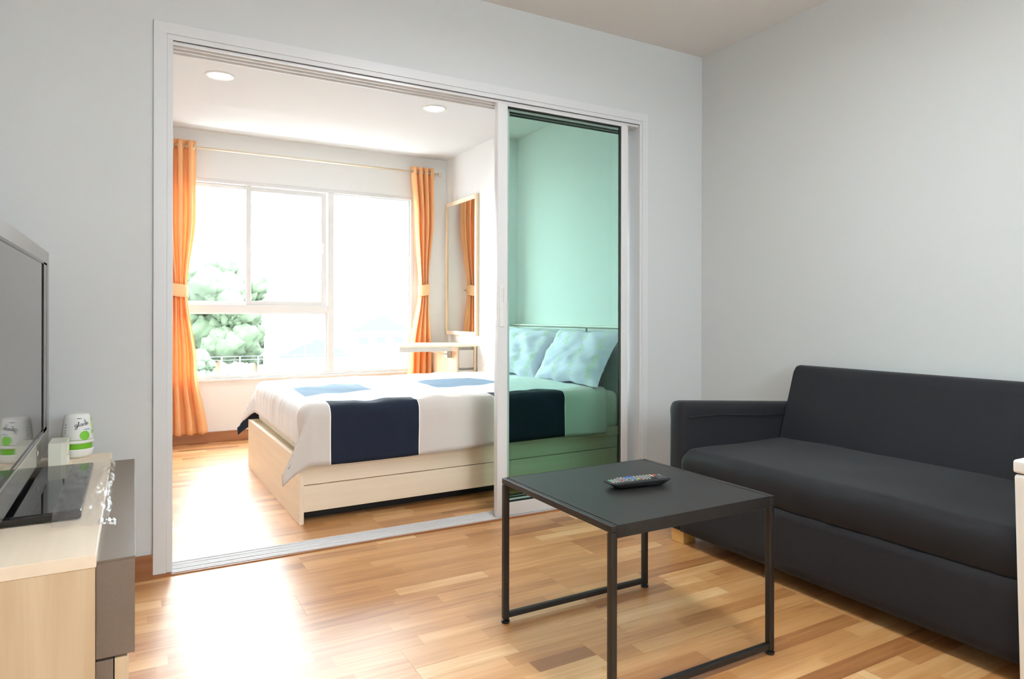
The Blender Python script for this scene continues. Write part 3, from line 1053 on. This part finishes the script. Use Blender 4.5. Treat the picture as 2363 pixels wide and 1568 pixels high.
# ------------------------------------------------------------------ remote control on the table
rm = thing('remote_control', (1.27, -1.285, tz), 'black remote control with coloured buttons on the coffee table', 'remote')
rd = Vector((0.258, -0.036, 0)).normalized()      # along the length
rs = Vector((-rd.y, rd.x, 0))
rc = Vector((1.268, -1.284, tz))
RL, RW = 0.222, 0.062
def rp(a, b, z):
    return rc + rd * a + rs * b + Vector((0, 0, z))
mb = MB()
prof = []
for (z, il, iw) in ((0.001, .030, .010), (.006, .022, .004), (.014, .008, .0005), (.0185, .001, 0), (.0205, .0, .0005), (.0215, .003, .003)):
    prof.append((z, RL / 2 - il, RW / 2 - iw))
vs = []
for z, a, b in prof:
    ring = []
    rr = .010
    for cx_, cy_, a0 in ((1, 1, 0), (-1, 1, 90), (-1, -1, 180), (1, -1, 270)):
        for k in range(5):
            t = math.radians(a0 + 22.5 * k)
            ring.append(rp(cx_ * (a - rr) + rr * math.cos(t), cy_ * (b - rr) + rr * math.sin(t), z))
    vs += ring
n = 20
fs = [(k * n + i, k * n + (i + 1) % n, (k + 1) * n + (i + 1) % n, (k + 1) * n + i) for k in range(len(prof) - 1) for i in range(n)]
fs += [tuple(range(n)), tuple(range(6 * n - 1, 5 * n - 1, -1))]
mb.add(vs, fs)
mb.build('casing', M_rub, rm, smooth=False, bevel=.0)
M_face = mat('charcoal_face', lin(44, 46, 45), rough=.35)
mb = MB()
def rbox(mb, a0, a1, b0, b1, z0, z1, chamf=.0):
    v = [rp(a0, b0, z0), rp(a1, b0, z0), rp(a1, b1, z0), rp(a0, b1, z0)]
    c = chamf
    v += [rp(a0 + c, b0 + c, z1), rp(a1 - c, b0 + c, z1), rp(a1 - c, b1 - c, z1), rp(a0 + c, b1 - c, z1)]
    mb.add(v, [(0, 3, 2, 1), (4, 5, 6, 7), (0, 1, 5, 4), (1, 2, 6, 5), (2, 3, 7, 6), (3, 0, 4, 7)])
rbox(mb, -.070, .101, -.027, .027, .0205, .0235, .002)
mb.build('face_plate', M_face, rm)
BC = {k: mat('button_' + k, c, rough=.4) for k, c in dict(grey=lin(160, 160, 155), blue=lin(92, 140, 220), red=lin(206, 66, 60), green=lin(70, 190, 140),
      yellow=lin(220, 205, 70), white=lin(225, 225, 222), black=(.015, .015, .015, 1)).items()}
b_mesh = {}
def button(a, b, col, la=.0062, lb=.0038, h=.0026, z=.0235):
    key = (col, la, lb)
    m_ = MB()
    vs = []
    for zz, k in ((0, 1), (h * .7, 1), (h, .7)):
        for i in range(10):
            t = 2 * PI * i / 10
            vs.append(rp(a + la / 2 * k * math.cos(t), b + lb / 2 * k * math.sin(t), z + zz))
    fs = [(k * 10 + i, k * 10 + (i + 1) % 10, (k + 1) * 10 + (i + 1) % 10, (k + 1) * 10 + i) for k in range(2) for i in range(10)] + [tuple(range(20, 30))]
    m_.add(vs, fs)
    m_.build('button', BC[col], rm)
for i, a in enumerate([-.062, -.050, -.038, -.026, -.014, -.002, .010, .022, .034, .046, .058]):
    for j, b in enumerate((-.020, -.010, 0, .010, .020)):
        col = 'grey'
        if 2 <= i <= 4 and j >= 3:
            col = 'blue'
        if i in (1, 2, 3) and j in (0, 1):
            continue
        if i == 0 and j == 1:
            col = 'red'
        if i == 4 and j == 0:
            col = 'green'
        if i == 5 and j == 0:
            col = 'red'
        if i == 4 and j == 1:
            col = 'blue'
        if i == 5 and j == 1:
            col = 'yellow'
        if i == 10 and j == 4:
            col = 'yellow'
        if i == 10 and j == 3:
            col = 'white'
        if i >= 9 and j <= 1:
            col = 'black'
        button(a, b, col)
button(.070, .014, 'red', .010, .009)
mb = MB()
pts = [rp(-.038 + .013 * math.cos(2 * PI * i / 24), -.014 + .010 * math.sin(2 * PI * i / 24), .0242) for i in range(25)]
mb.path(pts, .0011, n=6)
mb.build('dial_ring', BC['grey'], rm)
button(-.038, -.014, 'black', .010, .008)
for i in range(3):
    for j in range(4):
        button(-.098 + i * .010, -.018 + j * .010, 'green' if (i == 0 and j == 3) else 'grey', .006, .004, z=.0213)
m_ = MB()
rbox(m_, .090, .092, .006, .024, .0234, .0238)
m_.build('print_line', BC['white'], rm)

# ------------------------------------------------------------------ sofa
so = thing('sofa', (2.42, -1.36, 0), 'charcoal fabric sofa with low arms on wooden block feet', 'sofa')
sx0, sx1 = 2.0, 2.826
sy_n, sy_f = -2.115, -0.628          # near and far outer faces
aw = 0.098
def soft(name, a, b, bev, parent=so, seg=5, m=M_sofa):
    return MB().box(a, b).build(name, m, parent, bevel=bev, seg=seg)
# base with the pull-out front
soft('base', (sx0 + .012, sy_n + .012, 0.063), (sx1 - .02, sy_f - .012, 0.285), .012)
fp = MB()
fp.grid(lambda u, v: (sx0 + .004 - .006 * math.sin(PI * v) * (.6 + .4 * math.sin(u * 9)), sy_n + aw - .012 + (sy_f - sy_n - 2 * aw + .024) * u, 0.062 + (.290 - .062) * v), 40, 8)
fp.build('front_panel', M_sofa, so, smooth=True, solid=-.012)
# arms: upright slab with a rounded padded top
for k, ya in (('far', sy_f), ('near', sy_n + aw)):
    y1, y0 = ya, ya - aw
    prof = []
    Rr = .034
    for i in range(9):
        t = PI * i / 16
        prof.append((y1 - Rr + Rr * math.cos(t), .637 - Rr + Rr * math.sin(t)))
    for i in range(9):
        t = PI / 2 + PI * i / 16
        prof.append((y0 + Rr + Rr * math.cos(t), .637 - Rr + Rr * math.sin(t)))
    prof += [(y0 + .004, .56), (y0 + .002, .30), (y0 + .004, .062), (y1 - .004, .062), (y1 - .002, .30), (y1 - .004, .56)]
    mb = MB()
    n = len(prof)
    xs_ = [sx0 - .004, sx0, sx0 + .012, sx0 + .04, sx0 + .2, sx0 + .5, sx1 - .04, sx1 - .01]
    ins = [.030, .012, .003, 0, 0, 0, 0, .006]
    vs = []
    yc, zc = (y0 + y1) / 2, .36
    for xx, d in zip(xs_, ins):
        for (py, pz) in prof:
            sy_ = (py - yc) * (1 - d / (aw / 2))
            sz_ = pz if pz < .5 else pz - d * .9 - max(0, xx - sx0 - .03) * .066
            vs.append((xx, yc + sy_, sz_))
    fs = [(k2 * n + i, k2 * n + (i + 1) % n, (k2 + 1) * n + (i + 1) % n, (k2 + 1) * n + i) for k2 in range(len(xs_) - 1) for i in range(n)]
    fs += [tuple(range(n - 1, -1, -1)), tuple(range((len(xs_) - 1) * n, len(xs_) * n))]
    mb.add(vs, fs)
    arm = mb.build('armrest', M_sofa, so, smooth=True)
    md = arm.modifiers.new('e', 'EDGE_SPLIT')
    md.split_angle = math.radians(60)
    ysd = y0 if k == 'far' else y1
    sg = -1 if k == 'far' else 1
    pts = [(sx0 + .03 + .62 * i / 20, ysd + sg * .001, .566 + .006 * math.sin(i * .28) - .0012 * i) for i in range(21)]
    MB().path(pts, .0022, n=6).build('seam', M_rub, arm)
# seat cushion: thick slab with rounded front, slightly domed
def cushion():
    mb = MB()
    ya, yb = sy_n + aw - .004, sy_f - aw + .010
    NU, NV = 60, 26
    x_f, x_b = sx0 - .010, sx1 - .13
    zt, zb_ = .428, .290
    per = []
    # profile going round the front: bottom back -> bottom front -> nose -> top -> back
    Rn = .052
    per += [(x_b, zb_), (x_f + .10, zb_), (x_f + .012, zb_ + .001), (x_f + .002, zb_ + .012)]
    for i in range(9):
        t = PI - PI / 2 * i / 8
        per.append((x_f + Rn + Rn * math.cos(t), zt - Rn + Rn * math.sin(t)))
    for i in range(1, 11):
        per.append((x_f + Rn + (x_b - x_f - Rn) * i / 10, zt))
    n = len(per)
    vs = []
    for j in range(NU):
        u = j / (NU - 1)
        e = min(u, 1 - u) * (yb - ya)
        rr = .04
        k = 1 if e > rr else math.sqrt(max(0, 1 - (1 - e / rr) ** 2))
        yy = ya + (yb - ya) * u
        for (px, pz) in per:
            zz = pz
            if pz > .36:
                zz = pz - .018 * (1 - k) + .006 * math.sin(PI * u) - .010 * max(0, (.62 - abs(px - sx0 - .35)) * .0)
                zz += .005 * noise.noise(Vector((px * 4, yy * 4, 1)))
            if px < x_f + .1 and pz > zb_ + .005:
                px = px - .004 * noise.noise(Vector((yy * 14, pz * 3, 2))) - .004
            px = px + (1 - k) * .010 * (1 if px < x_f + .1 else 0)
            vs.append((px, yy, zz))
    fs = []
    for j in range(NU - 1):
        for i in range(n - 1):
            fs.append((j * n + i, (j + 1) * n + i, (j + 1) * n + i + 1, j * n + i + 1))
    fs += [tuple(range(n)), tuple(range((NU - 1) * n, NU * n))]
    mb.add(vs, fs)
    o = mb.build('seat_cushion', M_sofa, so, smooth=True)
    md = o.modifiers.new('e', 'EDGE_SPLIT')
    md.split_angle = math.radians(70)
    return o
cushion()
# backrest leaning to the wall
ya, yb = sy_n + aw + .004, sy_f - aw - .002
mb = MB()
mb.prism([(2.612, .395), (2.724, .745), (2.745, .772), (2.780, .778), (2.800, .765), (2.812, .70), (2.806, .30), (2.63, .30)], 1, ya, yb)
bk = mb.build('backrest', M_sofa, so, bevel=.022, seg=4, angle=.35)
for (xx, yy) in ((sx0 + .008, sy_f - .012 - .078), (sx0 + .008, sy_n + .012), (sx1 - .10, sy_f - .09), (sx1 - .10, sy_n + .012)):
    B('foot', (xx, yy, 0), (xx + .070, yy + .078, .064), M_beech, so, .002)

# ------------------------------------------------------------------ white appliance at the right edge
fr_ = thing('small_appliance', (1.75, -2.45, 0), 'white box-shaped appliance with flat lid standing before the sofa end', 'appliance')
mb = MB()
fx, fy = 1.500, -2.229
mb.add([(fx + .010, fy - .013, 0.03), (fx + .47, fy - .016, 0.03), (fx + .47, fy - .46, 0.03), (fx + .010, fy - .46, 0.03),
        (fx + .001, fy - .0005, .686), (fx + .47, fy - .0005, .686), (fx + .47, fy - .47, .686), (fx + .001, fy - .47, .686)],
       [(0, 3, 2, 1), (4, 5, 6, 7), (0, 1, 5, 4), (1, 2, 6, 5), (2, 3, 7, 6), (3, 0, 4, 7)])
mb.build('body', M_white_pl, fr_, bevel=.007, seg=3)
B('lid', (fx, fy - .472, .6885), (fx + .475, fy + .001, .717), M_white_pl, fr_, .006, 3)
B('lid_seam', (fx + .008, fy - .465, .680), (fx + .465, fy - .007, .690), M_dark, fr_, 0)
for xx in (fx + .03, fx + .42):
    for yy in (fy - .05, fy - .43):
        MB().tube((xx, yy, 0), (xx, yy, .035), .018, n=14).build('foot', M_rub, fr_)

# ------------------------------------------------------------------ TV console
cn = thing('tv_console', (-.40, -.70, 0), 'pale ash TV console with a protruding taupe drawer front', 'cabinet')
cx0, cx1, cy0, cy1, ctz = XL + .012, -0.199, -1.296, -0.104, 0.520
B('top', (cx0, cy0 - .002, ctz - .028), (cx1, cy1, ctz), M_ashY, cn, .0015)
B('side_panel', (cx0, cy0, 0), (cx1 - .002, cy0 + .02, ctz - .0285), M_ashZ, cn, .001)
B('side_panel', (cx0, cy1 - .022, 0), (cx1 - .002, cy1 - .002, ctz - .0285), M_ashZ, cn, .001)
B('back_panel', (cx0, cy0 + .02, 0.02), (cx0 + .01, cy1 - .022, ctz - .0285), M_ashZ, cn, 0)
dw = thing('tmp', (0, 0, 0), '', '')
bpy.data.objects.remove(dw)
B('drawer', (cx1 - .0018, cy0 + .020, 0.288), (-0.128, cy1 - .05, 0.494), M_taupe, cn, .0015)
B('drawer_top_edge', (cx1 - .0018, cy0 + .018, 0.4945), (-0.127, cy1 - .05, 0.4985), M_taupe, cn, .0005)
B('lower_door', (cx1 - .0018, cy0 + .020, 0.02), (-0.168, cy1 - .05, 0.283), M_taupe, cn, .0015)
B('door_edge', (-0.166, cy0 + .022, 0.0), (-0.142, cy1 - .06, 0.283), M_ashZ, cn, .001)

# ------------------------------------------------------------------ television
tv = thing('television', (-.41, -.68, ctz), 'grey-framed flat television standing on the TV console', 'television')
vx = -0.386
vy0, vy1, vz0, vz1 = -1.235, -0.136, 0.560, 1.236
fwid = .046
B('back_shell', (vx - .050, vy0 + .02, vz0 + .02), (vx - .014, vy1 - .02, vz1 - .02), M_rub, tv, .01)
B('bezel_side', (vx - .018, vy1 - .058, vz0), (vx, vy1, vz1), M_bezel, tv, .002)
B('bezel_side', (vx - .018, vy0, vz0), (vx, vy0 + .058, vz1), M_bezel, tv, .002)
B('bezel_rail', (vx - .018, vy0 + .058, vz1 - .042), (vx, vy1 - .058, vz1), M_bezel, tv, .002)
B('bezel_rail', (vx - .018, vy0 + .058, vz0), (vx, vy1 - .058, vz0 + .074), M_bezel, tv, .002)
mb = MB()
ya, yb, za, zb_ = vy0 + .058, vy1 - .058, vz0 + .074, vz1 - .042
mb.box((vx - .014, yb - .088, za), (vx - .001, yb, zb_)).box((vx - .014, ya, za), (vx - .001, ya + .02, zb_))
mb.box((vx - .014, ya, zb_ - .006), (vx - .001, yb, zb_)).box((vx - .014, ya, za), (vx - .001, yb, za + .010))
mb.build('inner_border', M_gloss, tv)
B('chrome_strip', (vx - .004, ya, za - .004), (vx + .0015, yb, za), M_chrome, tv, .0008)
B('screen', (vx - .014, ya + .02, za + .010), (vx - .004, yb - .088, zb_ - .006), M_screen, tv, 0)
MB().lathe((vx, -.465, .612), [(0, 0), (.001, .0)], n=8)
em = MB().grid(lambda u, v: (vx + .0008 + .0016 * math.sin(PI * v), -.455 + .016 * v * math.cos(2 * PI * u), .598 + .009 * v * math.sin(2 * PI * u)), 20, 4, closed=True)
em.build('emblem', M_chrome, tv, smooth=True)
B('stand_base', (-0.60, -1.000, ctz + .002), (-0.242, -.390, ctz + .024), M_gloss, tv, .006, 3)
B('stand_neck', (-.470, -.78, ctz + .024), (-.415, -.60, vz0 + .06), M_gloss, tv, .004)

def hazy(m, amt):
    nt = m.node_tree
    out = nt.nodes['Material Output']
    src = out.inputs[0].links[0].from_socket
    d = nt.nodes.new('ShaderNodeBsdfDiffuse')
    d.inputs[0].default_value = (.85, .86, .87, 1)
    ms = nt.nodes.new('ShaderNodeMixShader')
    ms.inputs[0].default_value = amt
    nt.links.new(src, ms.inputs[1])
    nt.links.new(d.outputs[0], ms.inputs[2])
    nt.links.new(ms.outputs[0], out.inputs[0])

# clear film still wrapped round the stand base
M_film = glass('clear_plastic_film', (.95, .95, .95, 1), refl=.22, rough=.22)
hazy(M_film, .10)
fl = MB()
def ff(u, v):
    yy = -1.075 + .72 * v
    x = -.300 + .118 * u + .010 * noise.noise(Vector((yy * 9, 1, u)))
    z = ctz + .0275 + .004 * noise.noise(Vector((yy * 16, u * 6, 3)))
    if u > .5:
        k = (u - .5) / .5
        z += -.018 * k + .016 * k * abs(noise.noise(Vector((yy * 14, k * 3, 8)))) * 2
        z = max(z, ctz + .003)
    if v < .1:
        z = max(ctz + .003, z - .02 * (1 - v / .1))
    return (x, yy, z)
fl.grid(ff, 26, 90)
fo = fl.build('plastic_film', M_film, None, smooth=False)
tag(fo, 'crumpled clear plastic film wrapped over the television stand base', 'plastic film')
fl2 = MB()
fl2.grid(lambda u, v: (-.205 + .038 * u, -1.10 + .05 * v + .01 * noise.noise(Vector((u * 5, v * 5, 1))), ctz + .006 + .010 * abs(noise.noise(Vector((u * 4, v * 4, 5)))) - .012 * max(0, u - .6)), 8, 8)
fl2.build('film_tab', M_film, fo)

# ------------------------------------------------------------------ white box with an oval recess
bx = thing('white_dispenser', (-.345, -.26, ctz), 'small cream plastic box with an oval recess beside the air freshener', 'box')
wx0, wx1, wy0, wy1, wz = -.3705, -.3220, -.326, -.205, ctz + .083
mb = MB()
mb.box((wx0, wy0, ctz + .0005), (wx1 - .014, wy1, wz))
# right-hand face: a frame round an oval hole
cy_, cz_, ry, rz = (wy0 + wy1) / 2 + .008, ctz + .057, .042, .022
N = 32
outer, inner = [], []
for i in range(N):
    t = 2 * PI * i / N
    c_, s_ = math.cos(t), math.sin(t)
    inner.append((cy_ + ry * c_, cz_ + rz * s_))
    hy, hz0, hz1 = (wy1 - wy0) / 2, cz_ - (ctz + .0005), wz - cz_
    k = min(hy / abs(c_) if abs(c_) > 1e-6 else 9, (hz1 if s_ > 0 else hz0) / abs(s_) if abs(s_) > 1e-6 else 9)
    outer.append((cy_ + k * c_, cz_ + k * s_))
vs = [(wx1, a, b) for a, b in outer] + [(wx1, a, b) for a, b in inner] + [(wx1 - .0145, a, b) for a, b in outer] + [(wx1 - .0145, a, b) for a, b in inner]
fs = []
for i in range(N):
    j = (i + 1) % N
    fs += [(i, j, N + j, N + i), (i, 2 * N + i, 2 * N + j, j), (N + i, N + j, 3 * N + j, 3 * N + i)]
mb.add(vs, fs)
mb.build('shell', M_cream_pl, bx, smooth=False)
MB().lathe((wx1 - .003, cy_, ctz + .018), [(.026, -.014), (.033, -.010), (.034, .006), (.028, .012), (0, .014)], n=24, sx=.22).build('button', M_white_pl, bx, smooth=True)

# ------------------------------------------------------------------ air freshener
af = thing('air_freshener', (-.303, -.135, ctz), 'white and green cone air freshener on the TV console', 'air freshener')
ac = (-.303, -.135, ctz)
SX, SY = 1.0, .72
M_agreen = mat('green_gel', lin(110, 178, 40), rough=.25)
M_aleaf = mat('leaf_print', lin(122, 196, 60), rough=.3)
M_ablue = mat('light_blue_print', lin(120, 180, 210), rough=.3)
M_aink = mat('dark_print', lin(40, 44, 62), rough=.3)
M_apale = mat('pale_green_print', lin(196, 222, 160), rough=.3)
cone_prof = [(.0470, .062), (.0485, .066), (.0470, .085), (.0445, .110), (.0405, .140), (.0365, .150), (.028, .1535), (.012, .1545), (0, .1545)]
cup = [(.030, 0.0), (.041, .002), (.046, .014), (.0490, .026), (.0500, .0300), (.0470, .0305)]
rot = math.radians(-28)
def cone_r(z):
    for (r0, z0), (r1, z1) in zip(cone_prof[1:], cone_prof[2:]):
        if z0 <= z <= z1:
            return r0 + (r1 - r0) * (z - z0) / (z1 - z0)
    return .0485
MB().lathe(ac, cup, n=48, sx=SX, sy=SY).build('cup', M_white_pl, af, smooth=True)
MB().lathe(ac, [(.0440, .028), (.0450, .034), (.0452, .060), (.044, .064)], n=48, sx=SX, sy=SY).build('gel', M_agreen, af, smooth=True)
MB().lathe(ac, [(.0455, .050), (.0505, .051), (.0510, .056), (.0500, .060), (.0455, .061)], n=48, sx=SX, sy=SY).build('ring', M_white_pl, af, smooth=True)
MB().lathe(ac, cone_prof, n=48, sx=SX, sy=SY).build('cover', M_white_pl, af, smooth=True)
def on_cone(a, z, lift=.0006):
    r = cone_r(z) + lift
    return (ac[0] + SX * r * math.cos(a), ac[1] + SY * r * math.sin(a), ac[2] + z)
A0 = math.radians(-62)          # direction the lettering faces
def patch(name, m, ca, cz2, ra, rz2, lift, shape=None):
    def f(u, v):
        t = 2 * PI * u
        k = 1 if shape is None else shape(t)
        return on_cone(ca + ra * v * k * math.cos(t), cz2 + rz2 * v * k * math.sin(t), lift)
    return MB().grid(f, 28, 5, closed=True).build(name, m, af, smooth=True)
patch('leaf_print', M_aleaf, A0 + .05, .078, .36, .016, .0006)
patch('pale_print', M_apale, A0 + .95, .118, .32, .026, .0005)
patch('dark_print', M_aink, A0 + 1.12, .132, .20, .011, .0008)
patch('dark_print', M_aink, A0 + 1.18, .098, .13, .012, .0008)
patch('sprig_print', M_aleaf, A0 + .72, .088, .22, .012, .0008, lambda t: .6 + .4 * math.cos(5 * t))
patch('blue_print', M_ablue, A0 + .08, .131, .10, .006, .0006, lambda t: .55 + .45 * math.cos(4 * t))
patch('blue_print', M_ablue, A0 + .25, .099, .30, .0018, .0006)
patch('thin_print', M_aink, A0 - .30, .138, .20, .0012, .0006)
for k, (da, z) in enumerate(((-1.30, .118), (-1.28, .108), (-1.31, .098), (-1.29, .090))):
    patch('side_print', M_aink, A0 + da, z, .05, .0030, .0006, lambda t: .7 + .3 * math.cos(3 * t))
# script lettering "glade": strokes in letter units (x right, y up)
def arc(cx_, cy2, r, a0, a1, n=12, ry_=None):
    ry_ = r if ry_ is None else ry_
    return [(cx_ + r * math.cos(math.radians(a0 + (a1 - a0) * i / n)), cy2 + ry_ * math.sin(math.radians(a0 + (a1 - a0) * i / n))) for i in range(n + 1)]
strokes = [
    arc(.45, .5, .42, 40, 400, 18) + [(.86, .75), (.84, -.3), (.70, -.85), (.40, -.95), (.12, -.70), (.35, -.35), (.95, .05)],      # g
    [(.95, .05), (1.25, .7), (1.38, 1.55), (1.28, 1.85), (1.16, 1.5), (1.18, .5), (1.30, .05), (1.55, .15)],                          # l
    arc(1.98, .42, .40, 40, 400, 18) + [(2.38, .85), (2.36, .2), (2.50, .0), (2.70, .15)],                                           # a
    arc(3.08, .42, .40, 40, 400, 18) + [(3.46, .9), (3.56, 1.85), (3.46, .3), (3.58, .0), (3.78, .12)],                              # d
    [(3.78, .30), (4.25, .52), (4.32, .85), (4.10, .98), (3.86, .72), (3.84, .25), (4.08, .0), (4.45, .10), (4.75, .42)],            # e
]
tx = MB()
sc_a, sc_z = .215, .0092
for st_ in strokes:
    pts = [on_cone(A0 - .62 + sc_a * .98 * px * 1.02, .1085 + sc_z * py + .0016 * px, .0008) for px, py in st_]
    tx.path([Vector(p) for p in pts], .00085, n=5)
tx.build('lettering', M_aink, af)
